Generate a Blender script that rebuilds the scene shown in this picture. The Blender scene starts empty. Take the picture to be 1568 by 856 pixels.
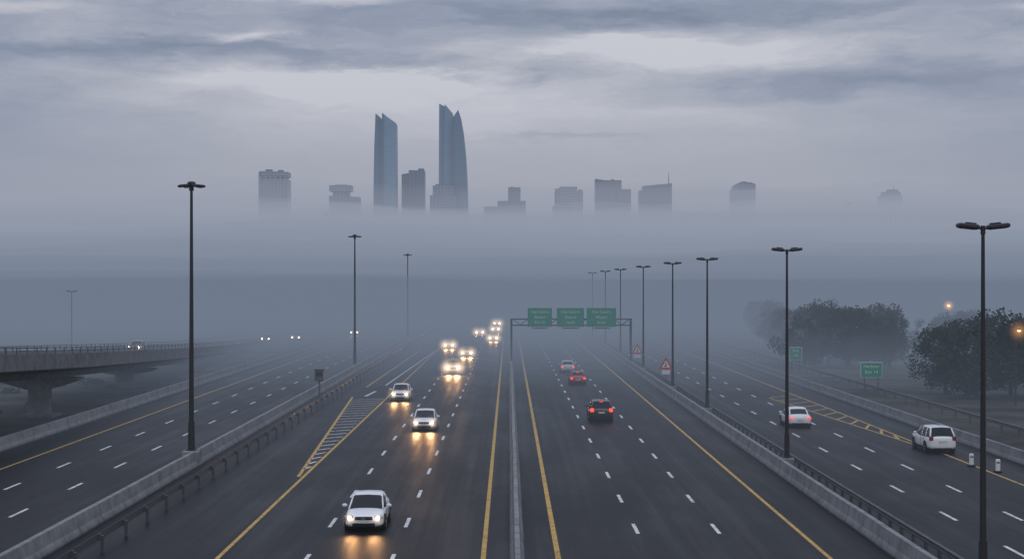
import bpy, math, random
from mathutils import Vector, Matrix, noise
random.seed(7)
scene = bpy.context.scene
scene.view_settings.view_transform = 'Standard'
scene.view_settings.look = 'None'
scene.view_settings.exposure = 0
H = 11.0; F = 2400.0

def lin(c):
    return tuple(((v/255)/12.92 if v/255 <= .04045 else ((v/255+.055)/1.055)**2.4) for v in c)

# ---------------------------------------------------------------- node helper
class NT:
    def __init__(s, nt):
        s.t = nt; s.n = nt.nodes; s.l = nt.links
    def put(s, sock, v):
        if isinstance(v, bpy.types.NodeSocket): s.l.new(v, sock)
        else: sock.default_value = v
    def m(s, op, a, b=None, c=None, clamp=False):
        n = s.n.new('ShaderNodeMath'); n.operation = op; n.use_clamp = clamp
        s.put(n.inputs[0], a)
        if b is not None: s.put(n.inputs[1], b)
        if c is not None: s.put(n.inputs[2], c)
        return n.outputs[0]
    def mr(s, v, a, b, c=0., d=1.):
        n = s.n.new('ShaderNodeMapRange'); n.interpolation_type = 'SMOOTHSTEP'
        s.put(n.inputs[0], v); n.inputs[1].default_value = a; n.inputs[2].default_value = b
        n.inputs[3].default_value = c; n.inputs[4].default_value = d
        return n.outputs[0]
    def noise(s, vec, scale=1., detail=4., rough=.55, dist=0.):
        n = s.n.new('ShaderNodeTexNoise'); s.put(n.inputs['Vector'], vec)
        n.inputs['Scale'].default_value = scale; n.inputs['Detail'].default_value = detail
        n.inputs['Roughness'].default_value = rough; n.inputs['Distortion'].default_value = dist
        return n.outputs['Fac']
    def comb(s, x, y, z):
        n = s.n.new('ShaderNodeCombineXYZ')
        for i, v in enumerate((x, y, z)): s.put(n.inputs[i], v)
        return n.outputs[0]
    def sep(s, v):
        n = s.n.new('ShaderNodeSeparateXYZ'); s.put(n.inputs[0], v); return n.outputs
    def ramp(s, v, stops):
        n = s.n.new('ShaderNodeValToRGB'); s.put(n.inputs[0], v)
        e = n.color_ramp.elements
        e[0].position = stops[0][0]; e[0].color = (*stops[0][1], 1)
        e[1].position = stops[-1][0]; e[1].color = (*stops[-1][1], 1)
        for p, c in stops[1:-1]:
            x = e.new(p); x.color = (*c, 1)
        return n.outputs[0]
    def mix(s, f, a, b, typ='MIX'):
        n = s.n.new('ShaderNodeMix'); n.data_type = 'RGBA'; n.blend_type = typ
        s.put(n.inputs[0], f)
        s.put(n.inputs[6], a if isinstance(a, bpy.types.NodeSocket) else (*a, 1))
        s.put(n.inputs[7], b if isinstance(b, bpy.types.NodeSocket) else (*b, 1))
        return n.outputs[2]
    def tc(s, w='Object'):
        return s.n.new('ShaderNodeTexCoord').outputs[w]
    def pos(s):
        return s.n.new('ShaderNodeNewGeometry').outputs['Position']

def newmat(name):
    m = bpy.data.materials.new(name); m.use_nodes = True
    return m, NT(m.node_tree), m.node_tree.nodes['Principled BSDF']

def mat(name, col, rough=.6, metal=0., spec=.5, var=.15, scale=3., emis=None, es=0., coat=0.):
    m, t, b = newmat(name)
    f = t.noise(t.tc('Object'), scale, 3, .6)
    c = t.mix(f, tuple(max(0, v*(1-var*1.6)) for v in col), tuple(min(1, v*(1+var*1.6)) for v in col))
    t.l.new(c, b.inputs['Base Color'])
    b.inputs['Roughness'].default_value = rough
    b.inputs['Metallic'].default_value = metal
    b.inputs['Specular IOR Level'].default_value = spec
    b.inputs['Coat Weight'].default_value = coat
    if emis:
        b.inputs['Emission Color'].default_value = (*emis, 1)
        b.inputs['Emission Strength'].default_value = es
    return m

# ---------------------------------------------------------------- mesh builder
class MB:
    def __init__(s): s.v = []; s.f = []; s.mi = []
    def add(s, vs, fs, mi=0):
        o = len(s.v); s.v += [tuple(v) for v in vs]
        for f in fs: s.f.append(tuple(i+o for i in f)); s.mi.append(mi)
    def box(s, c, d, mi=0, rot=None):
        vs = []
        for z in (-.5, .5):
            for x, y in ((-.5, -.5), (.5, -.5), (.5, .5), (-.5, .5)):
                p = Vector((x*d[0], y*d[1], z*d[2]))
                if rot is not None: p = rot @ p
                vs.append(p+Vector(c))
        s.add(vs, [(3,2,1,0),(4,5,6,7),(0,1,5,4),(1,2,6,5),(2,3,7,6),(3,0,4,7)], mi)
    def bbox(s, c, d, bev, mi=0, rot=None):
        lv = [(-.5, bev), (-.5+bev/d[2]*1.0, 0), (.5-bev/d[2]*1.0, 0), (.5, bev)]
        vs = []
        for z, b in lv:
            hx, hy = d[0]/2-b, d[1]/2-b; k = bev
            for x, y in ((-hx+k,-hy),(hx-k,-hy),(hx,-hy+k),(hx,hy-k),(hx-k,hy),(-hx+k,hy),(-hx,hy-k),(-hx,-hy+k)):
                p = Vector((x, y, z*d[2]))
                if rot is not None: p = rot @ p
                vs.append(p+Vector(c))
        fs = [tuple(range(7,-1,-1)), tuple(range(24,32))]
        for r in range(3):
            for i in range(8):
                j = (i+1) % 8; fs.append((r*8+i, r*8+j, r*8+8+j, r*8+8+i))
        s.add(vs, fs, mi)
    def cyl(s, a, b, ra, rb, n=12, mi=0, cap=True):
        a = Vector(a); b = Vector(b); d = (b-a).normalized()
        u = d.orthogonal().normalized(); w = d.cross(u)
        vs = []
        for p, r in ((a, ra), (b, rb)):
            for i in range(n):
                t = 2*math.pi*i/n; vs.append(p+u*math.cos(t)*r+w*math.sin(t)*r)
        fs = [(i, (i+1) % n, n+(i+1) % n, n+i) for i in range(n)]
        if cap: fs += [tuple(range(n-1, -1, -1)), tuple(range(n, 2*n))]
        s.add(vs, fs, mi)
    def ell(s, c, r, mi=0, n=12, m=8):
        vs = []; fs = []
        for i in range(m+1):
            ph = math.pi*i/m
            for j in range(n):
                t = 2*math.pi*j/n
                vs.append((c[0]+r[0]*math.sin(ph)*math.cos(t), c[1]+r[1]*math.sin(ph)*math.sin(t), c[2]+r[2]*math.cos(ph)))
        for i in range(m):
            for j in range(n):
                k = (j+1) % n; fs.append((i*n+j, (i+1)*n+j, (i+1)*n+k, i*n+k))
        s.add(vs, fs, mi)
    def prism(s, poly, y0, y1, mi=0, sh=(0, 0)):
        n = len(poly)
        vs = [(x, y0, z) for x, z in poly]+[(x+sh[0], y1, z+sh[1]) for x, z in poly]
        fs = [tuple(range(n)), tuple(range(2*n-1, n-1, -1))]+[(i, n+i, n+(i+1) % n, (i+1) % n) for i in range(n)]
        s.add(vs, fs, mi)
    def sweep(s, prof, path, mi=0, closed=True):
        n = len(prof); vs = []; fs = []
        for p in path:
            for dx, z in prof: vs.append((p[0]+dx, p[1], p[2]+z))
        for i in range(len(path)-1):
            for j in range(n if closed else n-1):
                k = (j+1) % n; fs.append((i*n+j, i*n+k, (i+1)*n+k, (i+1)*n+j))
        if closed: fs += [tuple(range(n-1, -1, -1)), tuple(range((len(path)-1)*n, len(path)*n))]
        s.add(vs, fs, mi)
    def obj(s, name, mats, parent=None, smooth=False, loc=(0, 0, 0), sub=0, recalc=True):
        me = bpy.data.meshes.new(name); me.from_pydata(s.v, [], s.f)
        for m in mats: me.materials.append(m)
        me.polygons.foreach_set('material_index', s.mi)
        if smooth: me.polygons.foreach_set('use_smooth', [True]*len(s.f))
        me.update()
        if recalc:
            import bmesh
            bm = bmesh.new(); bm.from_mesh(me); bmesh.ops.recalc_face_normals(bm, faces=bm.faces); bm.to_mesh(me); bm.free()
        o = bpy.data.objects.new(name, me); scene.collection.objects.link(o)
        o.location = loc
        if parent: o.parent = parent
        if sub:
            md = o.modifiers.new('sub', 'SUBSURF'); md.levels = sub; md.render_levels = sub
        return o

def empty(name, loc=(0, 0, 0), rz=0.):
    o = bpy.data.objects.new(name, None); scene.collection.objects.link(o)
    o.location = loc; o.rotation_euler = (0, 0, rz); o.empty_display_size = .5
    return o

# ---------------------------------------------------------------- camera
cd = bpy.data.cameras.new('camera'); cam = bpy.data.objects.new('camera', cd)
scene.collection.objects.link(cam); scene.camera = cam
cd.sensor_width = 36; cd.lens = 36*F/1568
cd.clip_start = .5; cd.clip_end = 30000
cd.shift_x = 5/1568; cd.shift_y = 5/1568
cam.location = (0, 0, H); cam.rotation_euler = (math.radians(90), 0, 0)

# ---------------------------------------------------------------- world
w = bpy.data.worlds.new('World'); scene.world = w; w.use_nodes = True
t = NT(w.node_tree); bg = w.node_tree.nodes['Background']
x, y, z = t.sep(t.tc('Generated'))[:3]
az = t.m('ARCTAN2', x, y)
el = t.m('ARCSINE', z)
def gs(px, py, sx, sy, amp):
    a0 = (px-779)/F; e0 = (433-py)/F
    u = t.m('POWER', t.m('ABSOLUTE', t.m('DIVIDE', t.m('SUBTRACT', azw, a0), sx/F)), 2.)
    v = t.m('POWER', t.m('ABSOLUTE', t.m('DIVIDE', t.m('SUBTRACT', elw, e0), sy/F)), 2.)
    return t.m('MULTIPLY', t.m('EXPONENT', t.m('MULTIPLY', t.m('ADD', u, v), -1.)), amp)
wc = t.comb(t.m('MULTIPLY', az, 16.), t.m('MULTIPLY', el, 60.), 3.3)
w1 = t.noise(wc, 1., 5, .6)
w2 = t.noise(t.comb(t.m('MULTIPLY', az, 10.), t.m('MULTIPLY', el, 45.), 9.1), 1., 5, .6)
azw = t.m('ADD', az, t.m('MULTIPLY', t.m('SUBTRACT', w1, .5), .13))
elw = t.m('ADD', el, t.m('MULTIPLY', t.m('SUBTRACT', w2, .5), .036))
base = t.mr(el, .112, .165, .29, .51)
acc = base
for g in [(1010, 80, 250, 24, -.70), (880, 60, 90, 10, -.25), (470, 130, 230, 20, -.50), (370, 64, 60, 10, -.5), (60, 34, 90, 13, -.45),
          (500, 5, 110, 16, -.40), (700, 165, 420, 50, -.26), (1560, 33, 60, 8, -.35), (820, 118, 60, 6, .16),
          (280, 88, 330, 17, .34), (640, 105, 120, 10, .26), (950, 25, 420, 15, .34), (1270, 140, 270, 24, .42), (850, 217, 130, 5, .20),
          (-100, 230, 330, 130, .38), (1650, 240, 300, 110, .34)]:
    acc = t.m('ADD', acc, gs(*g))
n1 = t.noise(t.comb(t.m('MULTIPLY', azw, 13.), t.m('MULTIPLY', elw, 60.), 0.), 1., 7, .56, .4)
n2 = t.noise(t.comb(t.m('MULTIPLY', azw, 45.), t.m('MULTIPLY', elw, 170.), 5.), 1., 6, .6, .3)
amp = t.mr(el, .07, .15, .10, .70)
acc = t.m('ADD', acc, t.m('MULTIPLY', t.m('SUBTRACT', n1, .5), amp))
acc = t.m('ADD', acc, t.m('MULTIPLY', t.m('SUBTRACT', n2, .5), t.m('MULTIPLY', amp, .30)), clamp=True)
skyc = t.ramp(acc, [(0., lin((211, 212, 220))), (.3, lin((181, 184, 197))), (.6, lin((149, 158, 178))), (1., lin((109, 123, 149)))])
skyc = t.mix(t.mr(el, .045, .12, .50, 0.), skyc, lin((170, 170, 181)))
mul = t.mr(el, .25, 1.1, 1., 2.3)
cl = t.n.new('ShaderNodeVectorMath'); cl.operation = 'SCALE'
t.l.new(skyc, cl.inputs[0]); t.l.new(mul, cl.inputs['Scale'])
sky = t.n.new('ShaderNodeTexSky'); sky.sky_type = 'NISHITA'; sky.sun_disc = False
sky.sun_elevation = math.radians(6); sky.sun_rotation = math.radians(200); sky.dust_density = 2
ns = t.n.new('ShaderNodeVectorMath'); ns.operation = 'SCALE'; t.l.new(sky.outputs[0], ns.inputs[0]); ns.inputs['Scale'].default_value = .08
fin = t.mix(.95, ns.outputs[0], cl.outputs[0])
t.l.new(fin, bg.inputs[0]); bg.inputs[1].default_value = 1.0
w.cycles.sampling_method = 'MANUAL'; w.cycles.sample_map_resolution = 256

sd = bpy.data.lights.new('sun', 'SUN'); so = bpy.data.objects.new('sun', sd); scene.collection.objects.link(so)
sd.energy = .35; sd.angle = math.radians(25); sd.color = (1, .95, .9)
so.rotation_euler = (math.radians(50), math.radians(15), 0)

# ---------------------------------------------------------------- fog
def fogmat(name, sigma, col):
    m = bpy.data.materials.new(name); m.use_nodes = True
    nt = m.node_tree; nt.nodes.clear()
    out = nt.nodes.new('ShaderNodeOutputMaterial'); ad = nt.nodes.new('ShaderNodeAddShader')
    ab = nt.nodes.new('ShaderNodeVolumeAbsorption'); ab.inputs[0].default_value = (0, 0, 0, 1); ab.inputs[1].default_value = sigma
    em = nt.nodes.new('ShaderNodeEmission'); em.inputs[0].default_value = (*col, 1); em.inputs[1].default_value = sigma  # self-emission stands in for skylight scattered inside the fog
    nt.links.new(ab.outputs[0], ad.inputs[0]); nt.links.new(em.outputs[0], ad.inputs[1]); nt.links.new(ad.outputs[0], out.inputs['Volume'])
    m.cycles.emission_sampling = 'NONE'
    return m

def fog(y0, yr, y1, T, sigma, col, seed, amp, wl, hw, nx=60, nr=12, ny=10):
    # bank of fog: top rises smoothly from the ground at y0 to height T at yr, then runs on to y1
    rows = [y0+(yr-y0)*k/nr for k in range(nr+1)]+[yr+(y1-yr)*((k+1)/ny)**1.6 for k in range(ny)]
    vs = []; fs = []
    for Y in rows:
        for i in range(nx+1):
            X = -hw+2*hw*i/nx
            sh = .25*(yr-y0)*noise.noise(Vector((X/wl/2, seed*3.1, 0)))
            f = min(1, max(0, (Y-y0-sh)/(yr-y0))); f = f*f*(3-2*f)
            Z = f*(T+amp*(noise.noise(Vector((X/wl, Y/wl, seed)))+.5*noise.noise(Vector((X/wl*2.3, Y/wl*2.3, seed+5)))))-1.0
            vs.append((X, Y, Z))
    W = nx+1; R = len(rows)-1
    for j in range(R):
        for i in range(nx): fs.append((j*W+i, j*W+i+1, (j+1)*W+i+1, (j+1)*W+i))
    per = [i for i in range(nx)]+[j*W+nx for j in range(R)]+[R*W+nx-i for i in range(nx)]+[(R-j)*W for j in range(R)]
    o = len(vs); vs += [(vs[p][0], vs[p][1], -2.) for p in per]; n = len(per)
    fs += [(per[(k+1) % n], per[k], o+k, o+(k+1) % n) for k in range(n)]
    fs.append(tuple(o+k for k in range(n-1, -1, -1)))
    b = MB(); b.add(vs, fs)
    return b.obj('fog', [fogmat('fog_volume', sigma, col)])

c1 = lin((102, 114, 132)); c2 = lin((112, 123, 141)); c2b = lin((117, 128, 146)); c3 = lin((123, 134, 152))
b = MB(); b.box((0, 3000, 69), (5200, 6400, 142)); b.obj('fog', [fogmat('fog_volume', .00026, lin((144, 152, 169)))])
fog(68, 190, 1300, 12.6, .0052, c1, 2, 1.2, 60, 700)
fog(130, 290, 1300, 14.2, .0058, c2, 3, 2.2, 70, 700)
fog(135, 330, 1400, 18.2, .0046, c2b, 13, 2.6, 60, 750)
fog(230, 560, 1500, 25, .0042, c3, 4, 4.5, 80, 900)
fog(260, 720, 1700, 34, .0032, lin((129, 140, 157)), 5, 7, 120, 1000)
fog(380, 1000, 5000, 48, .0024, lin((136, 146, 163)), 6, 10, 180, 2000)
fog(600, 1450, 5100, 76, .0022, lin((143, 151, 168)), 11, 15, 240, 2100)
fog(1100, 1980, 5200, 104, .0026, lin((149, 156, 171)), 7, 16, 260, 2200)
fog(1600, 2330, 5300, 134, .0034, lin((155, 161, 175)), 8, 17, 220, 2200)
fog(1750, 2380, 5400, 162, .0018, lin((160, 164, 177)), 10, 20, 280, 2200)

# ---------------------------------------------------------------- materials
def asphalt():
    m, t, b = newmat('asphalt'); p = t.pos(); x, y, z = t.sep(p)[:3]
    streak = t.noise(t.comb(t.m('MULTIPLY', x, 1.1), t.m('MULTIPLY', y, .012), 0.), 1., 4, .6)
    fine = t.noise(p, 9., 4, .7)
    patch = t.noise(t.comb(t.m('MULTIPLY', x, .25), t.m('MULTIPLY', y, .06), 2.), 1., 4, .6)
    f = t.m('ADD', t.m('MULTIPLY', streak, .5), t.m('ADD', t.m('MULTIPLY', patch, .35), t.m('MULTIPLY', fine, .3)))
    c = t.ramp(f, [(.42, (.0035, .0042, .0054)), (.58, (.0100, .0112, .0138)), (.78, (.030, .032, .037))])
    j = t.m('LESS_THAN', t.m('FRACT', t.m('MULTIPLY', t.m('ADD', y, t.m('MULTIPLY', patch, .15)), 1/37.)), .004)
    c = t.mix(t.m('MULTIPLY', j, .6), c, (.004, .004, .005))
    t.l.new(c, b.inputs['Base Color'])
    r = t.mr(t.m('ADD', t.m('MULTIPLY', patch, .5), t.m('MULTIPLY', streak, .5)), .35, .65, .38, .56)
    t.l.new(r, b.inputs['Roughness'])
    b.inputs['Specular IOR Level'].default_value = .09
    bp = t.n.new('ShaderNodeBump'); bp.inputs['Strength'].default_value = .2; bp.inputs['Distance'].default_value = .01
    t.l.new(t.noise(p, 30., 3, .7), bp.inputs['Height']); t.l.new(bp.outputs[0], b.inputs['Normal'])
    return m
def paint_line(name, col):
    m, t, b = newmat(name); p = t.pos()
    f = t.noise(p, 2.2, 6, .75)
    c = t.ramp(f, [(.33, (.05, .05, .05)), (.44, tuple(v*.7 for v in col)), (.65, col)])
    t.l.new(c, b.inputs['Base Color']); b.inputs['Roughness'].default_value = .6; b.inputs['Specular IOR Level'].default_value = .2
    return m
def concrete(name, col, dark_foot=0.):
    m, t, b = newmat(name); p = t.pos(); x, y, z = t.sep(p)[:3]
    f = t.m('ADD', t.m('MULTIPLY', t.noise(p, 1.1, 5, .65), .7), t.m('MULTIPLY', t.noise(t.comb(t.m('MULTIPLY', y, 2.), t.m('MULTIPLY', z, .4), x), 2., 4, .7), .35))
    c = t.ramp(f, [(.3, tuple(v*.45 for v in col)), (.55, col), (.75, tuple(v*1.3 for v in col))])
    g = t.mr(z, 0., .35, .55, 1.)  # tone gets darker towards the bottom
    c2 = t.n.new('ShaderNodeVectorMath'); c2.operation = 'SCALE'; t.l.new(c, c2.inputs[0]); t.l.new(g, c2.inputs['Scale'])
    t.l.new(c2.outputs[0] if dark_foot else c, b.inputs['Base Color'])
    b.inputs['Roughness'].default_value = .85; b.inputs['Specular IOR Level'].default_value = .2
    return m
def soil():
    m, t, b = newmat('soil'); p = t.pos()
    f = t.noise(p, .12, 7, .65)
    c = t.ramp(f, [(.35, (.025, .028, .023)), (.5, (.06, .057, .05)), (.7, (.11, .10, .09))])
    t.l.new(c, b.inputs['Base Color']); b.inputs['Roughness'].default_value = 1; b.inputs['Specular IOR Level'].default_value = .03
    return m
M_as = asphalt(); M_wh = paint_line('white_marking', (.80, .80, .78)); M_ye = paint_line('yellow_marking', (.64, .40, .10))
M_con = concrete('barrier_concrete', (.23, .235, .24), 1); M_conb = concrete('bridge_concrete', (.17, .175, .18))
M_soil = soil()
M_pole = mat('painted_steel', (.018, .020, .024), .55); M_galv = mat('galvanised_steel', (.09, .095, .10), .5, .4, var=.25)
M_dark = mat('black_rubber', (.012, .012, .013), .8, 0, .2); M_lens = mat('luminaire_lens', (.12, .13, .14), .25)
M_glass = mat('car_glass', (.010, .012, .015), .10, 0, .22, 0.02)
M_chrome = mat('bright_trim', (.45, .46, .48), .25, .9)
M_rim = mat('alloy_rim', (.30, .31, .32), .35, .8)
M_plate = mat('number_plate', (.6, .6, .58), .5)
M_tail = mat('tail_lamp_lit', (.3, .01, .01), .3, emis=(1, .05, .03), es=2.2)
M_tailb = mat('brake_lamp_lit', (.3, .01, .01), .3, emis=(1, .035, .02), es=4.)
M_taild = mat('tail_lamp', (.22, .012, .012), .25)
M_hl = mat('headlamp_glass', (.45, .47, .5), .1)
M_green = mat('sign_green', (.015, .28, .17), .5, var=.08); M_signw = mat('sign_white', (.7, .72, .7), .5)
M_red = mat('sign_red', (.55, .05, .03), .5)

# ---------------------------------------------------------------- ground & roads
b = MB(); b.add([(-6000, -200, -.004), (6000, -200, -.004), (6000, 12000, -.004), (-6000, 12000, -.004)], [(0, 1, 2, 3)])
b.obj('ground', [M_soil])
def strip(b, x0, x1, y0, y1, z, mi=0, seg=40.):
    n = max(1, int((y1-y0)/seg))
    for i in range(n):
        a = y0+(y1-y0)*i/n; c = y0+(y1-y0)*(i+1)/n
        b.add([(x0, a, z), (x1, a, z), (x1, c, z), (x0, c, z)], [(0, 1, 2, 3)], mi)
b = MB(); strip(b, -33.0, 31.2, 20, 1500, .004); b.obj('road', [M_as])
b = MB()
for X, wd in ((-1.02, .20), (-11.65, .18), (1.98, .22), (12.85, .18), (-30., .16), (17.95, .16), (28.0, .16)):
    strip(b, X-wd/2, X+wd/2, 40, 900, .008, 1)
def quad(p, q, wd, mi):
    p = Vector((*p, .008)); q = Vector((*q, .008)); d = (q-p).normalized(); nrm = Vector((-d.y, d.x, 0))*wd/2
    b.add([p-nrm, q-nrm, q+nrm, p+nrm], [(0, 1, 2, 3)], mi)
for X, per, ph in ((-4.65, 9.8, 2.), (-8.08, 9.8, 2.), (5.68, 9.8, 0.2), (9.26, 9.8, 0.2), (-23.45, 9.8, 5.), (-26.85, 9.8, 5.), (20.75, 9.8, 4.), (23.8, 9.8, 4.)):
    k = 4
    while k*per < 700:
        yy = k*per+ph
        strip(b, X-.085, X+.085, yy, yy+2.8, .008, 0, 5); k += 1
quad((-11.95, 89), (-15.05, 151), .20, 1)
for k in range(22):
    yy = 93+k*2.6; f = (yy-89)/62
    quad((-11.85, yy+.9), (-11.75-3.05*f-.15, yy-.3), .22, 0)
quad((-13.2, 168), (-11.9, 250), .18, 0); quad((-15., 165), (-14.4, 260), .18, 1)
quad((-13.9, 152), (-13.5, 159), .28, 0)
quad((27.65, 106), (24.9, 150), .16, 1)
for k in range(11):
    yy = 111+k*4.; f = (yy-106)/44
    quad((27.85, yy+2.2), (27.75-2.6*f, yy-.6), .22, 1)
b.obj('road_marking', [M_wh, M_ye], recalc=False)

# ---------------------------------------------------------------- barriers
JER = [(-.30, 0), (-.30, .08), (-.17, .32), (-.10, .82), (.10, .82), (.17, .32), (.30, .08), (.30, 0)]
def jersey(name, X, y0, y1, seg=6., hs=1., ws=1., cap=False, gap=.05):
    b = MB(); yy = y0
    pr = [(x*ws, z*hs) for x, z in JER]
    while yy < y1:
        jx = random.uniform(-.012, .012); jz = random.uniform(0, .012)
        b.sweep(pr, [(X+jx, yy, jz), (X+jx, yy+seg-gap, jz)])
        yy += seg
    return b.obj(name, [M_con])
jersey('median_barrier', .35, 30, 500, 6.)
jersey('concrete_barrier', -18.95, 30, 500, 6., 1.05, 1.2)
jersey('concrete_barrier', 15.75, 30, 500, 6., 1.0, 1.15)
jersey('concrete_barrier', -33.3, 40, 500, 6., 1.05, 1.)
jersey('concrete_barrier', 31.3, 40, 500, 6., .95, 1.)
def guardrail(X, y0, y1, sp, hgt=.78, side=1, mats=None):
    b = MB()
    path = []
    yy = y0
    while yy <= y1: path.append((X, yy, 0)); yy += sp
    for p in path:
        b.box((X, p[1], (hgt-.1)/2), (.12, .16, hgt-.1)); b.box((X+side*.10, p[1], hgt-.16), (.09, .18, .26))
    W = [(.15, -.31), (.22, -.27), (.22, -.20), (.16, -.155), (.22, -.11), (.22, -.04), (.15, 0), (.14, 0), (.14, -.31)]
    b.sweep([(side*x, hgt+z) for x, z in W], [path[0], path[-1]])
    return b.obj('guard_rail', [M_galv])
guardrail(-16.6, 40, 400, 4., .80, -1)
guardrail(17.05, 40, 380, 2., .78, -1)
guardrail(36.5, 60, 300, 4., .8, -1)

# ---------------------------------------------------------------- street lamps
def lamp_high(X, Y, Hh):
    b = MB()
    b.bbox((X, Y, .45), (1.0, 1.1, .9), .06, 1)
    b.cyl((X, Y, .9), (X, Y, .96), .34, .34, 12, 0)
    b.cyl((X, Y, .96), (X, Y, 2.6), .21, .19, 14, 0)
    b.cyl((X, Y, 2.6), (X, Y, Hh-.1), .155, .080, 14, 0)
    b.cyl((X, Y, Hh-.35), (X, Y, Hh+.05), .15, .12, 12, 0)
    b.ell((X, Y, Hh+.1), (.26, .26, .12), 0)
    for a, tl in ((8, .12), (172, .12), (52, .05), (128, .05), (-50, -.05), (-130, -.05)):
        a = math.radians(a); d = Vector((math.cos(a), math.sin(a), 0))
        c = Vector((X, Y, Hh-.02))+d*.52+Vector((0, 0, -.03))
        R = Matrix.Rotation(a, 3, 'Z') @ Matrix.Rotation(math.radians(7), 3, 'Y')
        b.bbox(c, (.62, .34, .14), .035, 0, R); b.box(c+Vector((0, 0, -.078)), (.46, .25, .012), 2, R)
        b.cyl((X, Y, Hh-.1), c-d*.2, .04, .04, 6, 0)
    b.obj('street_lamp', [M_pole, M_con, M_lens])
def lamp_twin(X, Y, Hh=13.):
    b = MB()
    b.bbox((X, Y, .35), (.8, .9, .7), .05, 1)
    b.cyl((X, Y, .7), (X, Y, .75), .28, .28, 12, 0)
    b.cyl((X, Y, .75), (X, Y, 2.1), .16, .145, 14, 0)
    b.cyl((X, Y, 2.1), (X, Y, Hh-.1), .115, .060, 14, 0)
    b.cyl((X, Y, Hh-.28), (X, Y, Hh+.02), .085, .08, 10, 0)
    for s in (-1, 1):
        b.cyl((X, Y, Hh-.12), (X+s*.22, Y, Hh-.03), .035, .035, 8, 0)
        R = Matrix.Rotation(-s*math.radians(6), 3, 'Y')
        c = Vector((X+s*.52, Y, Hh+.0))
        b.bbox(c, (.74, .50, .17), .05, 0, R); b.box(c+Vector((0, 0, -.092)), (.5, .36, .012), 2, R)
        b.bbox(c+Vector((-s*.1, 0, .10)), (.36, .2, .06), .015, 0, R)
    b.obj('street_lamp', [M_pole, M_con, M_lens])
for Y, h in ((94.6, 16.9), (195, 16.8), (297, 16.3)): lamp_high(-19.15, Y, h)
for Y in (54.2, 92.4, 129.5, 156.8, 191, 230, 266, 307): lamp_twin(16.4, Y, 12.95)
lamp_twin(-72.5, 260, 9.6)

# added emissive spheres standing in for lamp light scattered in the fog
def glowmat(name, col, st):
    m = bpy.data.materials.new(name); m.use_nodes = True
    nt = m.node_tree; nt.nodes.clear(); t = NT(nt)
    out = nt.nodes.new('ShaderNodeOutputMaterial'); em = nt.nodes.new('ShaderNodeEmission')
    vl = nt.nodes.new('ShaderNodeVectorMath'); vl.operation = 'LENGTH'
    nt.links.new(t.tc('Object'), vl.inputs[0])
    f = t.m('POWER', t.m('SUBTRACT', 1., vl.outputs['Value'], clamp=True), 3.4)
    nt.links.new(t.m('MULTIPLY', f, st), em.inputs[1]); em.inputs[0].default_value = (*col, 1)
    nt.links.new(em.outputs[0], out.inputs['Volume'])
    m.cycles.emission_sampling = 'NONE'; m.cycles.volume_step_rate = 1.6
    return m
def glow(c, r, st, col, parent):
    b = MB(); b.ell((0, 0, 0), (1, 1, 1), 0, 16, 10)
    o = b.obj('lamp_glow', [glowmat('emissive_halo', col, st/r)], parent, loc=c); o.scale = (r, r, r)
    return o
WARM = (1., .66, .36); WARMW = (1., .84, .64); GLC = (1., .70, .44)

def small_lamp(X, Y, Z, st):
    e = empty('street_lamp', (X, Y, 0))
    b = MB(); b.cyl((0, 0, 0), (0, 0, Z), .1, .06, 10); b.cyl((0, 0, Z-.05), (.0, -.7, Z+.1), .04, .04, 8)
    b.bbox((0, -.9, Z+.1), (.3, .6, .12), .03); b.obj('pole', [M_pole], e)
    b = MB(); b.ell((0, -.95, Z+.02), (.14, .22, .06)); b.obj('lit_lens', [mat('sodium_lamp', (.5, .3, .1), .4, emis=(1, .42, .10), es=st)], e)
    glow((0, -.95, Z), 1.4, st*.045, (1, .45, .15), e)
small_lamp(72.7, 260, 7.2, 120); small_lamp(45.6, 141, 6.7, 25)

# ---------------------------------------------------------------- gantry
g = empty('overhead_sign_gantry', (0, 205, 0))
b = MB()
for X in (.35, 15.95):
    for dy in (-.25, .25): b.box((X, dy, 3.1+(.4 if X < 1 else 0)), (.26, .16, 6.2-(.0 if X > 1 else .8)))
    for k in range(5): b.box((X, 0, 1.4+k*1.05), (.12, .36, .1))
    if X > 1: b.bbox((X, 0, .3), (.9, 1.2, .6), .05)
for z in (5.45, 6.25):
    for dy in (-.25, .25): b.box((8.15, dy, z), (15.86, .15, .15))
for k in range(16):
    x0 = .55+k*.95
    for dy in (-.25, .25): b.cyl((x0, dy, 5.5 if k % 2 else 6.2), (x0+.95, dy, 6.2 if k % 2 else 5.5), .04, .04, 6)
b.obj('frame', [mat('gantry_steel', (.05, .053, .058), .5)], g)
for i, (x0, x1) in enumerate(((808, 845), (852.5, 894), (898, 943))):
    a = (x0-779)/F*205; c = (x1-779)/F*205; xc = (a+c)/2; wd = c-a
    b = MB(); b.bbox((xc, -.48, 6.5), (wd, .08, 2.45), .02, 1); b.box((xc, -.525, 6.5), (wd-.12, .01, 2.33), 0)
    for s in (-1, 1): b.box((xc+s*wd*.3, -.38, 6.2), (.08, .12, 2.6), 2)
    b.box((xc, -.9, 5.1), (wd*.5, .25, .14), 2)
    b.obj('sign_panel', [M_green, M_green, M_galv], g)
    for k, (tx, sz_) in enumerate((('City Centre', .50), ('Airport', .50), (('Exit 12', 'North', 'South')[i], .46))):
        cu = bpy.data.curves.new('sign_text', 'FONT'); cu.body = tx; cu.size = sz_; cu.align_x = 'CENTER'; cu.extrude = .004
        cu.materials.append(M_signw)
        o = bpy.data.objects.new('sign_text', cu); scene.collection.objects.link(o); o.parent = g
        o.location = (xc, -.54, 7.05-k*.68); o.rotation_euler = (math.radians(90), 0, 0)

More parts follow.
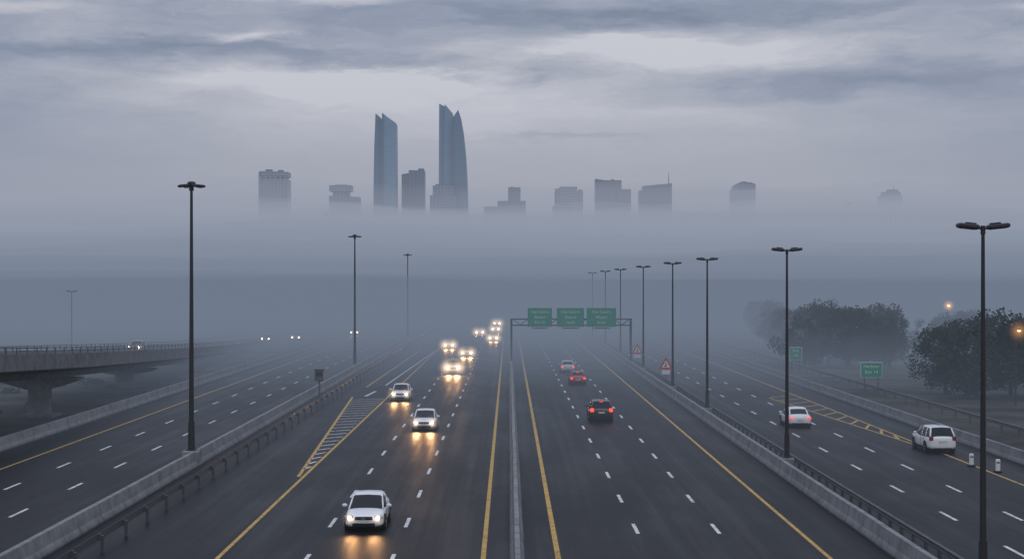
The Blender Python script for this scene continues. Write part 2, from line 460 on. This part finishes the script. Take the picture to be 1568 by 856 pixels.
def tri_sign(X, Y):
    b = MB(); zc = 2.35; s = .75
    b.cyl((X, Y+.06, 0), (X, Y+.06, 2.9), .045, .045, 8, 2)
    tri = lambda k: [(X-k, zc-k*.577), (X+k, zc-k*.577), (X, zc+k*1.155)]
    b.prism(tri(s), Y, Y+.03, 0); b.prism(tri(s*.60), Y-.008, Y-.003, 1)
    b.box((X, Y-.014, zc+.02), (.10, .006, .42), 3); b.box((X-.08, Y-.014, zc-.12), (.2, .006, .08), 3)
    b.box((X, Y, zc-.75), (.85, .03, .42), 1)
    b.obj('warning_sign', [M_red, M_signw, M_galv, M_dark])
tri_sign(16.55, 165); tri_sign(16.5, 201)

def green_sign(X, Y, z, wd, hh, tx):
    e = empty('direction_sign', (X, Y, 0))
    b = MB()
    for s in (-1, 1): b.cyl((s*wd*.32, .08, 0), (s*wd*.32, .08, z+hh/2), .05, .05, 8)
    b.obj('posts', [M_galv], e)
    b = MB(); b.bbox((0, 0, z), (wd, .05, hh), .015, 1); b.box((0, -.03, z), (wd-.1, .01, hh-.1), 0); b.obj('panel', [M_green, M_signw], e)
    for k, s in enumerate(tx):
        cu = bpy.data.curves.new('sign_text', 'FONT'); cu.body = s; cu.size = hh*.3; cu.align_x = 'CENTER'; cu.extrude = .003; cu.materials.append(M_signw)
        o = bpy.data.objects.new('sign_text', cu); scene.collection.objects.link(o); o.parent = e
        o.location = (0, -.042, z+hh*.14-k*hh*.36); o.rotation_euler = (math.radians(90), 0, 0)
green_sign(35.4, 153, 2.5, 2.1, 1.5, ('Harbour', 'Exit 14')); green_sign(34.8, 190, 2.4, 1.5, 1.6, ('Exit', '14'))

b = MB(); X, Y = -18.0, 149
b.cyl((X, Y, 0), (X, Y, 1.7), .09, .08, 10); b.bbox((X, Y, 2.2), (.85, .6, 1.05), .05); b.box((X, Y-.31, 2.35), (.55, .02, .4), 1)
b.bbox((X, Y, 2.78), (1.0, .75, .08), .02); b.box((X, Y, .1), (.5, .5, .2))
b.obj('speed_camera', [M_galv, M_dark])

for X, Y in ((27.75, 94), (28.4, 91)):
    b = MB(); b.bbox((X, Y, .04), (.42, .42, .08), .02, 1); b.bbox((X, Y, .42), (.26, .16, .70), .04, 0); b.box((X, Y-.085, .58), (.2, .01, .08), 2)
    b.obj('traffic_bollard', [M_signw, M_dark, M_galv])

# ---------------------------------------------------------------- bridge
P = [(-32.4, 70, 7.6), (-33.3, 100, 6.4), (-34.3, 129, 5.25), (-36, 160, 4.2), (-38.5, 195, 3.0), (-41, 235, 1.8), (-43.5, 290, .6), (-46, 340, .1)]
br = empty('overpass_bridge')
b = MB()
prof = [(0, 0), (0, -1.15), (-.35, -1.3), (-1.9, -1.5), (-2.2, -2.0), (-7, -2.0), (-7.3, -1.5), (-8.9, -1.3), (-9.2, -1.15), (-9.2, 0), (-8.9, 0), (-8.9, -.85), (-.3, -.85), (-.3, 0)]
b.sweep(prof, P); b.obj('deck', [M_conb], br)
b = MB()
def lerpP(yy):
    for i in range(len(P)-1):
        if P[i][1] <= yy <= P[i+1][1]:
            f = (yy-P[i][1])/(P[i+1][1]-P[i][1]); return [P[i][k]+(P[i+1][k]-P[i][k])*f for k in range(3)]
for off in (-.15, -9.05):
    prev = None
    for k in range(100):
        yy = 71+k*2.6
        if yy > 335: break
        p = lerpP(yy); q = (p[0]+off, p[1], p[2]+.45)
        b.box((q[0], q[1], p[2]+.22), (.06, .08, .45))
        if prev:
            b.cyl(prev, q, .035, .035, 6); b.cyl((prev[0], prev[1], prev[2]-.22), (q[0], q[1], q[2]-.22), .025, .025, 6)
        prev = q
b.obj('railing', [M_galv], br)
for yy in (92, 129, 166, 203):
    p = lerpP(yy); zt = p[2]-2.0; xc = p[0]-4.3
    b = MB()
    if zt > 1.2:
        ch = min(1.0, zt*.35)
        b.prism([(xc-.85, zt-ch), (xc+.85, zt-ch), (xc+3.4, zt-.25), (xc+3.4, zt), (xc-3.4, zt), (xc-3.4, zt-.25)], yy-.9, yy+.9)
        b.cyl((xc, yy, 0), (xc, yy, zt-ch), .95, .95, 24)
        b.bbox((xc, yy, .12), (2.8, 2.8, .24), .03)
    else: b.box((xc, yy, zt/2), (5, 1.2, max(.2, zt)))
    b.obj('pier', [M_conb], br)

# ---------------------------------------------------------------- vehicles
paint_cache = {}
def paint(col):
    if col not in paint_cache: paint_cache[col] = mat('car_paint', col, .28, 0, .5, .03, coat=.6)
    return paint_cache[col]
def car(X, Y, kind, col, oncoming=True, hl=0., gl=0., tail=None, z=0., name='car', glr=1.1, hw=1.0, beam=0.):
    e = empty(name, (X, Y, z), 0 if oncoming else math.pi)
    pm = paint(col)
    if kind == 'suv':
        S = [(-2.28,.66,.42,.72),(-2.2,.80,.30,.90),(-2.0,.89,.26,1.0),(-1.4,.93,.26,1.06),(-.95,.94,.26,1.10),(0,.94,.26,1.12),(1.0,.94,.26,1.14),(1.7,.93,.26,1.16),(2.1,.90,.28,1.16),(2.24,.84,.32,1.12),(2.3,.70,.42,.95)]
        G = [(-1.0,.80,1.05,.76),(-.35,.86,1.60,.66),(.2,.87,1.70,.68),(1.3,.86,1.70,.67),(1.85,.84,1.66,.64),(2.2,.80,1.10,.72)]
        bz = 1.07; wr = .36; wy = (-1.42, 1.38); L = 2.28; hz = .82; pil = [(-.35), (.45), (1.35)]
    elif kind == 'hatch':
        S = [(-2.1,.62,.36,.60),(-2.03,.76,.24,.72),(-1.85,.84,.21,.82),(-1.3,.87,.21,.92),(-.9,.88,.21,.98),(0,.88,.21,.99),(1.0,.88,.21,1.02),(1.6,.87,.21,1.03),(1.95,.84,.24,1.02),(2.05,.78,.28,.98),(2.1,.64,.38,.85)]
        G = [(-.95,.74,.93,.70),(-.25,.80,1.44,.60),(.2,.81,1.52,.62),(1.0,.80,1.50,.60),(1.5,.78,1.44,.57),(1.95,.73,1.0,.66)]
        bz = .95; wr = .32; wy = (-1.32, 1.28); L = 2.1; hz = .70; pil = [(-.25), (.4), (1.2)]
    else:
        S = [(-2.28,.60,.34,.54),(-2.2,.76,.22,.66),(-2.0,.85,.20,.75),(-1.4,.885,.20,.86),(-.95,.895,.20,.93),(0,.90,.20,.94),(1.0,.90,.20,.97),(1.5,.89,.20,1.02),(2.0,.86,.22,1.03),(2.2,.79,.28,.96),(2.28,.62,.36,.74)]
        G = [(-1.10,.76,.88,.72),(-.25,.82,1.38,.64),(.2,.82,1.47,.64),(.9,.81,1.44,.62),(1.15,.79,1.36,.60),(1.75,.70,1.0,.64)]
        bz = .91; wr = .32; wy = (-1.38, 1.32); L = 2.28; hz = .64; pil = [(-.28), (.42), (1.1)]
    b = MB(); vs = []; fs = []; n = 14
    for (yy, wd, zb, zt) in S:
        h = zt-zb
        half = [(wd*.8, zb), (wd*.97, zb+.08), (wd, zb+.3*h), (wd*.985, zb+.66*h), (wd*.93, zt-.045), (wd*.66, zt)]
        ring = [(0, zb)]+half+[(0, zt+.025)]+[(-a, c) for a, c in reversed(half)]
        vs += [(a, yy, c) for a, c in ring]
    for i in range(len(S)-1):
        for j in range(n):
            k = (j+1) % n; fs.append((i*n+j, i*n+k, (i+1)*n+k, (i+1)*n+j))
    fs += [tuple(range(n)), tuple(range((len(S)-1)*n, len(S)*n))]
    b.add(vs, fs); b.obj('body', [pm], e, True, sub=1)
    b = MB(); vs = []; n = 9
    for (yy, wb, zt, wt) in G:
        h = zt-bz
        half = [(wb, bz-.06), (wb*.6+wt*.4+.02, bz+h*.45), (wt+.02, zt-.07 if h > .2 else bz), (wt-.08, zt)]
        ring = half+[(0, zt+.025)]+[(-a, c) for a, c in reversed(half)]
        vs += [(a, yy, c) for a, c in ring]
    fs = []; mi = []
    for i in range(len(G)-1):
        for j in range(n-1):
            fs.append((i*n+j, i*n+j+1, (i+1)*n+j+1, (i+1)*n+j))
            mi.append(1 if (i in (0, len(G)-2) or j in (0, 1, 6, 7)) else 0)
    b.v += vs
    for f, q in zip(fs, mi): b.f.append(f); b.mi.append(q)
    b.obj('cabin', [pm, M_glass], e, False)
    b = MB()
    def gp(yy, j):
        for i in range(len(G)-1):
            if G[i][0] <= yy <= G[i+1][0]:
                f = (yy-G[i][0])/(G[i+1][0]-G[i][0])
                return Vector(vs[i*n+j])*(1-f)+Vector(vs[(i+1)*n+j])*f
    for s in (0, 1):
        J = (0, 1, 2, 3) if s == 0 else (8, 7, 6, 5)
        for yy in pil[1:]:
            for a, c in ((0, 1), (1, 2)): b.cyl(gp(yy, J[a]), gp(yy+.0, J[c]), .045, .04, 6)
        A = Vector(vs[J[0]]); B = Vector(vs[n+J[2]]); b.cyl(A+Vector((0, 0, .02)), B, .045, .045, 6)
        k = len(G)-1
        A = Vector(vs[k*n+J[0]]); B = Vector(vs[(k-1)*n+J[2]]); b.cyl(A+Vector((0, 0, .02)), B, .07, .05, 6)
        for i in range(1, len(G)-2): b.cyl(vs[i*n+J[2]], vs[(i+1)*n+J[2]], .035, .035, 6)
        sx = 1 if s == 0 else -1
        b.ell((sx*(S[4][1]+.10), G[0][0]+.42, bz+.07), (.13, .07, .085), 0, 10, 6)
    b.obj('pillars_and_mirrors', [pm], e, True)
    for s in (-1, 1):
        for yy in wy:
            b = MB(); xo = s*(S[5][1]-.005); xi = s*(S[5][1]-.22)
            b.cyl((xi, yy, wr+.02), (xo+s*.006, yy, wr+.02), wr+.06, wr+.06, 20, 0)
            b.cyl((xi, yy, wr), (xo+s*.02, yy, wr), wr, wr*.97, 20, 0)
            b.cyl((xo+s*.02, yy, wr), (xo+s*.028, yy, wr), wr*.66, wr*.62, 16, 2)
            for k in range(5):
                a = k*math.tau/5; R = Matrix.Rotation(a, 3, 'X')
                b.box(Vector((xo+s*.032, yy, wr))+R @ Vector((0, 0, wr*.32)), (.02, .07, wr*.62), 1, R)
            b.obj('wheel', [M_dark, M_rim, M_dark], e)
    b = MB()
    b.bbox((0, -L-.0, hz-.01), (.78, .10, .13), .02, 0); b.box((0, -L-.052, hz+.01), (.7, .012, .022), 1); b.box((0, -L-.056, hz-.01), (.12, .012, .09), 1)
    b.bbox((0, -L+.0, .34), (1.0, .10, .15), .02, 0)
    b.box((0, -L-.058, .47), (.46, .012, .11), 2)
    for s in (-1, 1):
        b.bbox((s*.66, -L+.13, .36), (.16, .08, .11), .02, 0)
        b.box((s*(S[5][1]+.0), 0, .24), (.03, 2.0, .09), 0)
        for yy in (-.8, .42, 1.05): b.box((s*(S[5][1]-.004), yy, (bz+.3)/2), (.012, .012, bz-.38), 0)
        for yy in (.2, 1.0): b.box((s*(S[5][1]+.003), yy, bz-.17), (.03, .16, .025), 1)
    b.box((0, L+.035, .62 if kind == 'sedan' else .80), (.50, .012, .12), 2)
    b.bbox((0, L-.01, .33), (1.2, .08, .12), .02, 0)
    b.box((0, 0, .21), (1.5, 3.9, .1), 0)
    b.obj('trim', [M_dark, M_chrome, M_plate], e)
    b = MB()
    for s in (-1, 1): b.ell((s*.66, -L+.17, hz+.03), (.20, .19, .10), 0, 12, 8)
    b.obj('headlamp_housing', [M_hl], e, True)
    if hl > 0:
        b = MB()
        for s in (-1, 1): b.cyl((s*.63, -L-.03, hz+.02), (s*.63, -L-.045, hz+.02), .085*hw, .08*hw, 10)
        hm = mat('headlamp_lit', (.8, .7, .5), .3, emis=WARM if hl < 900 else WARMW, es=hl)
        hm.cycles.emission_sampling = 'NONE'
        b.obj('headlamp_bulb', [hm], e)
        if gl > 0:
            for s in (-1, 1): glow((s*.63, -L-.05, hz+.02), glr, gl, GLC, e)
        if beam > 0:
            for s in (-1, 1):
                ld = bpy.data.lights.new('headlamp_beam', 'SPOT'); ld.energy = beam; ld.color = (1., .50, .19); ld.spot_size = math.radians(90); ld.spot_blend = 1.; ld.shadow_soft_size = .22
                lo = bpy.data.objects.new('headlamp_beam', ld); scene.collection.objects.link(lo); lo.parent = e
                lo.location = (s*.50, -L-.30, hz-.02); lo.rotation_euler = (math.radians(-90+14), 0, 0)
    b = MB(); tz = bz-.16 if kind != 'suv' else 1.0
    for s in (-1, 1): b.bbox((s*(S[9][1]-.10), L-.04, tz), (.26, .14, .14 if kind == 'sedan' else .26), .03)
    b.obj('tail_lamp', [tail or M_taild], e)
    if tail is M_tailb:
        b = MB(); b.box((0, (G[-2][0]+.15), G[-2][2]-.02), (.3, .05, .03)); b.obj('third_brake_lamp', [M_tail], e)
    return e
WHT = (.80, .81, .82); SIL = (.35, .36, .37)
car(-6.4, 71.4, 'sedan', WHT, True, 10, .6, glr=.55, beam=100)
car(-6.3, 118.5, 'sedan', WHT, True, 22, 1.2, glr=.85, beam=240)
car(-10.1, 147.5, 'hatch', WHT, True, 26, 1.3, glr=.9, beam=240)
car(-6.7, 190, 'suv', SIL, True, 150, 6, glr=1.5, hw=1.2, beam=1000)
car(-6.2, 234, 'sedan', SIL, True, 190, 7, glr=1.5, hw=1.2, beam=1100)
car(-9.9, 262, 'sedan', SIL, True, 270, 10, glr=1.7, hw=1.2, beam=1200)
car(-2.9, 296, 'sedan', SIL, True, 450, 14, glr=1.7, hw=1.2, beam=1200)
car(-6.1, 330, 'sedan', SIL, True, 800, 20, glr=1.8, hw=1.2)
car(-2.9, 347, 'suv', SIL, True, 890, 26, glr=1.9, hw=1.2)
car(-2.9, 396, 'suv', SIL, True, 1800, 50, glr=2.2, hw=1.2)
car(7.3, 125.5, 'suv', (.03, .008, .012), False, tail=M_tailb)
car(7.45, 170.5, 'sedan', (.32, .03, .03), False, tail=M_tailb)
car(7.2, 193, 'sedan', (.55, .5, .5), False, tail=M_tail)
car(22.1, 121, 'sedan', WHT, False, tail=M_tail)
car(27.9, 103, 'suv', WHT, False, tail=M_taild)
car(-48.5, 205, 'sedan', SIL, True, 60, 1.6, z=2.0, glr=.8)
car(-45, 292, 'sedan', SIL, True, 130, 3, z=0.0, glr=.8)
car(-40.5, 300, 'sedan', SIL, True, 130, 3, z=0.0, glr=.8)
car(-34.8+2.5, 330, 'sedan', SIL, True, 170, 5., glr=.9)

# ---------------------------------------------------------------- trees
def leafmat():
    m, t, b = newmat('foliage'); p = t.tc('Object')
    c = t.ramp(t.noise(p, 1.2, 3, .6), [(.3, (.009, .015, .010)), (.5, (.023, .034, .020)), (.72, (.052, .068, .037))])
    t.l.new(c, b.inputs['Base Color']); b.inputs['Roughness'].default_value = .9; b.inputs['Specular IOR Level'].default_value = .1
    return m
M_leaf = leafmat(); M_bark = mat('bark', (.04, .033, .027), .9)
def tree_mesh(seed, Ht, R):
    rnd = random.Random(seed); b = MB()
    tt = Ht*.22
    b.cyl((0, 0, 0), (.05, 0, tt), .24, .17, 9, 1); b.cyl((.05, 0, tt), (0, .1, Ht*.75), .17, .05, 7, 1)
    cen = []
    for k in range(64):
        while True:
            p = Vector((rnd.uniform(-1, 1), rnd.uniform(-1, 1), rnd.uniform(-1, 1)))
            if .25 < p.length < 1: break
        p = Vector((p.x*R, p.y*R, Ht*.52+p.z*Ht*.43))
        cen.append((p, rnd.uniform(.5, 1.15)))
        if k % 4 == 0: b.cyl((.03, 0, tt+rnd.random()*Ht*.3), p, .07, .02, 5, 1, False)
    for p, r in cen:
        for i in range(int(125*r)):
            d = Vector((rnd.gauss(0, 1), rnd.gauss(0, 1), rnd.gauss(0, 1))); d.normalize()
            q = p+d*r*(rnd.random()**.45)*1.05; q.z = max(q.z, .35)
            u = Vector((rnd.gauss(0, 1), rnd.gauss(0, 1), rnd.gauss(0, 1))).normalized(); v = u.orthogonal().normalized()
            s = rnd.uniform(.09, .18); u *= s; v *= s*.75
            b.add([q-u, q-v, q+u, q+v], [(0, 1, 2, 3)], 0)
    me_o = b.obj('tree_src', [M_leaf, M_bark], recalc=False); me = me_o.data; bpy.data.objects.remove(me_o); me.name = 'tree'
    return me
TM = [tree_mesh(11, 7.6, 3.5), tree_mesh(22, 7.0, 3.8), tree_mesh(33, 8.0, 3.2)]
for i, (px, d, s) in enumerate([(1448, 155, .90), (1495, 149, 1.0), (1548, 153, .94), (1600, 148, 1.0), (1655, 150, 1.), (1530, 165, 1.04), (1475, 169, .98),
                                (1232, 205, .98), (1268, 212, 1.10), (1300, 203, 1.06), (1338, 208, 1.0), (1362, 200, .92), (1250, 222, 1.04), (1320, 225, 1.14), (1350, 220, 1.02),
                                (1212, 240, .95), (1195, 262, 1.0), (1180, 290, 1.0), (1165, 320, 1.0), (1420, 235, .8), (1450, 245, .8), (1480, 250, .9)]):
    o = bpy.data.objects.new('tree', TM[i % 3]); scene.collection.objects.link(o)
    o.location = ((px-779)/F*d, d, 0); o.scale = (s*1.05, s*1.05, s); o.rotation_euler = (0, 0, i*1.7)
b = MB(); rnd = random.Random(5)
for k in range(26):
    cx = rnd.uniform(-62, -40); cy = rnd.uniform(112, 185); r = rnd.uniform(.5, 1.1)
    for i in range(160):
        d = Vector((rnd.gauss(0, 1), rnd.gauss(0, 1), abs(rnd.gauss(0, .7)))); d.normalize(); q = Vector((cx, cy, 0))+Vector((d.x*r*1.4, d.y*r*1.4, d.z*r*.9))*rnd.random()**.4
        u = Vector((rnd.gauss(0, 1), rnd.gauss(0, 1), rnd.gauss(0, 1))).normalized(); v = u.orthogonal().normalized()
        b.add([q-u*.12, q-v*.08, q+u*.12, q+v*.08], [(0, 1, 2, 3)])
b.obj('shrubs', [M_leaf], recalc=False)

# ---------------------------------------------------------------- skyline
def facade(name, wall, glass, fl=4.2, mu=5., vert=.28, horiz=.35, rough=.4, cv=.12):
    m, t, b = newmat(name); p = t.pos(); x, y, z = t.sep(p)[:3]
    a = t.m('LESS_THAN', t.m('FRACT', t.m('DIVIDE', z, fl)), horiz)
    c = t.m('LESS_THAN', t.m('FRACT', t.m('DIVIDE', t.m('ADD', x, t.m('MULTIPLY', y, .93)), mu)), vert)
    f = t.m('MAXIMUM', a, c)
    cell = t.noise(t.comb(t.m('FLOOR', t.m('DIVIDE', x, mu)), t.m('FLOOR', t.m('DIVIDE', z, fl)), 0.), 7.3, 0)
    gcol = t.mix(t.mr(cell, .3, .7), tuple(v*(1-cv) for v in glass), tuple(v*(1+cv) for v in glass))
    wc = t.mix(t.noise(p, .03, 3, .6), tuple(v*.85 for v in wall), tuple(v*1.15 for v in wall))
    t.l.new(t.mix(f, gcol, wc), b.inputs['Base Color']); b.inputs['Roughness'].default_value = rough
    b.inputs['Specular IOR Level'].default_value = .2
    return m
F1 = facade('facade_stone', (.19, .24, .31), (.10, .14, .19), 4.2, 5.2)
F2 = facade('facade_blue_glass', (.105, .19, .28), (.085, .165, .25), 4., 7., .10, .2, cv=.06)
F2b = facade('facade_blue_glass_lit', (.16, .28, .385), (.135, .245, .345), 4., 7., .10, .2, cv=.06)  # brighter copy of the blue glass, lit tone put into the colour
F3 = facade('facade_dark', (.10, .145, .205), (.065, .10, .15), 4., 6.)
F4 = facade('facade_band', (.25, .29, .35), (.12, .155, .20), 4., 30., .02, .45)
def sx(px): return px-779.
def sz(py): return 444.-py
def block(b, x0, x1, top, dep=30, y=2400, mi=0, slant=0, zb=0.):
    zl = sz(top)-(abs(slant) if slant < 0 else 0); zr = sz(top)-(slant if slant > 0 else 0)
    b.prism([(sx(x0), zb), (sx(x1), zb), (sx(x1), zr), (sx(x0), zl)], y, y+dep, mi)
def mkb(name, mats, fn):
    b = MB(); fn(b); return b.obj(name, mats)
def t1(b):
    b.prism([(sx(571), 0), (sx(572), sz(290)), (sx(573), sz(225)), (sx(575), sz(174)), (sx(580), sz(178)), (sx(588), sz(186)), (sx(588), 0)], 2400, 2436, 0)
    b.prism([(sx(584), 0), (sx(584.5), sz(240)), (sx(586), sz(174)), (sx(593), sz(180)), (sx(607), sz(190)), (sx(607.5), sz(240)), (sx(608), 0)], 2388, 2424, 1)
    b.prism([(sx(586.2), sz(330)), (sx(585.8), sz(230)), (sx(587), sz(176)), (sx(588.2), sz(177)), (sx(587.6), sz(330))], 2386, 2387.5, 2)
mkb('twin_blade_skyscraper', [F2, F2b, F3], t1)
def t2(b):
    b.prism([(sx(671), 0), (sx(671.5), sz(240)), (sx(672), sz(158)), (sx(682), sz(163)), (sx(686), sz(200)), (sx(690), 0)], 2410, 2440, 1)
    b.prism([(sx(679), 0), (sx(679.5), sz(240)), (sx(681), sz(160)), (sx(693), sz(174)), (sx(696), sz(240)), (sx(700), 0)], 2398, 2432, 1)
    b.prism([(sx(694), 0), (sx(693.5), sz(240)), (sx(693), sz(183)), (sx(702), sz(170)), (sx(706), sz(182)), (sx(710), sz(205)), (sx(713.5), sz(240)), (sx(715.8), sz(280)), (sx(717), sz(325)), (sx(717), 0)], 2386, 2425, 0)
    b.prism([(sx(693.2), sz(330)), (sx(692.6), sz(240)), (sx(692.2), sz(184)), (sx(694), sz(181)), (sx(694.8), sz(240)), (sx(695), sz(330))], 2384, 2385.5, 2)
mkb('curved_skyscraper', [F2, F2b, F3], t2)
def t3(b):
    block(b, 397, 441, 275, 34, mi=0); block(b, 397, 441, 262, 34, mi=1, zb=sz(271), slant=1.5)
    for k in range(6): block(b, 398+k*7.6, 400+k*7.6, 269, 2, 2399, 1, zb=sz(276))
    block(b, 400, 438, 269, 28, 2403, 2, zb=sz(276)); block(b, 405, 415, 259, 10, 2410, 2, zb=sz(264)); block(b, 424, 432, 260, 10, 2410, 2, zb=sz(264))
    block(b, 396, 398.5, 264, 36, 2399, 1)
mkb('office_tower', [F1, F4, F3], t3)
def t4(b):
    block(b, 504, 538, 284, 30, mi=1, zb=sz(293)); block(b, 509, 534, 292.5, 24, 2403, 0); block(b, 504, 550, 300, 34, 2398, 0, slant=2); block(b, 495, 520, 325, 30, 2392, 0)
    block(b, 512, 530, 282.5, 14, 2408, 1, zb=sz(285))
mkb('office_tower', [F1, F4], t4)
def t5(b):
    block(b, 615, 634, 264, 30, mi=0, slant=-3); block(b, 626, 650, 261, 34, 2396, 0, slant=.5); block(b, 640, 649, 258, 10, 2405, 0, zb=sz(262))
mkb('office_tower', [F3], t5)
def t6(b):
    block(b, 664, 696, 286, 24, 2370, 0); block(b, 660, 700, 301, 30, 2366, 0); block(b, 668, 676, 283.5, 8, 2376, 0, zb=sz(287))
mkb('office_building', [F1], t6)
def t7(b):
    block(b, 778, 797, 287, 24, mi=0); block(b, 762, 805, 308, 30, 2396, 0); block(b, 741, 775, 317, 30, 2392, 0); block(b, 781, 786, 286, 6, 2404, 0, zb=sz(288)); block(b, 798, 804, 311, 8, 2394, 0)
mkb('office_building', [F3], t7)
def t8(b):
    block(b, 850, 893, 293, 28, 2404, 0); block(b, 857, 884, 286, 30, 2400, 1); block(b, 850, 860, 289, 20, 2402, 0); block(b, 886, 892, 290, 10, 2408, 0, zb=sz(294)); block(b, 846, 870, 316, 20, 2390, 0)
mkb('office_building', [F1, F4], t8)
def t9(b):
    block(b, 912, 930, 274, 30, mi=0, slant=3); block(b, 929, 952, 276, 30, 2403, 0); block(b, 944, 966, 290, 30, 2396, 0); block(b, 937, 941, 274, 6, 2410, 0, zb=sz(277))
mkb('office_building', [F3], t9)
def t10(b):
    block(b, 985, 1029, 281, 30, mi=0, slant=-4); block(b, 979, 1000, 292, 30, 2395, 0)
    b.cyl((sx(1025), 2410, sz(282)), (sx(1025), 2410, sz(264)), .8, .3, 6)
mkb('office_building', [F3], t10)
def far(k, name, mats, fn):
    # same outline, standing k times farther off in the haze
    b = MB(); fn(b); b.v = [(x*k, y*k, (z-11)*k+11 if z > 1 else 0) for x, y, z in b.v]; return b.obj(name, mats)
def t11(b):
    b.prism([(sx(1124), 0), (sx(1157), 0), (sx(1157), sz(282)), (sx(1150), sz(279.5)), (sx(1134), sz(279)), (sx(1127), sz(282)), (sx(1124), sz(286))], 2400, 2430)
    block(b, 1119, 1135, 291, 20, 2395, 0); block(b, 1138, 1145, 277.5, 8, 2410, 0, zb=sz(281))
far(1.08, 'office_building', [F1], t11)
def t12(b):
    block(b, 1349, 1382, 300, 24, mi=0); block(b, 1354, 1380, 294, 20, 2403, 0); block(b, 1362, 1377, 290, 14, 2406, 0); b.cyl((sx(1371), 2412, sz(291)), (sx(1371), 2412, sz(284)), .8, .3, 6)
far(1.2, 'office_building', [F1], t12)
far(1.3, 'office_building', [F1], lambda b: block(b, 1298, 1306, 309, 14))
far(1.15, 'office_building', [F1], lambda b: (block(b, 446, 472, 329, 20), block(b, 452, 462, 326, 12, 2404)))
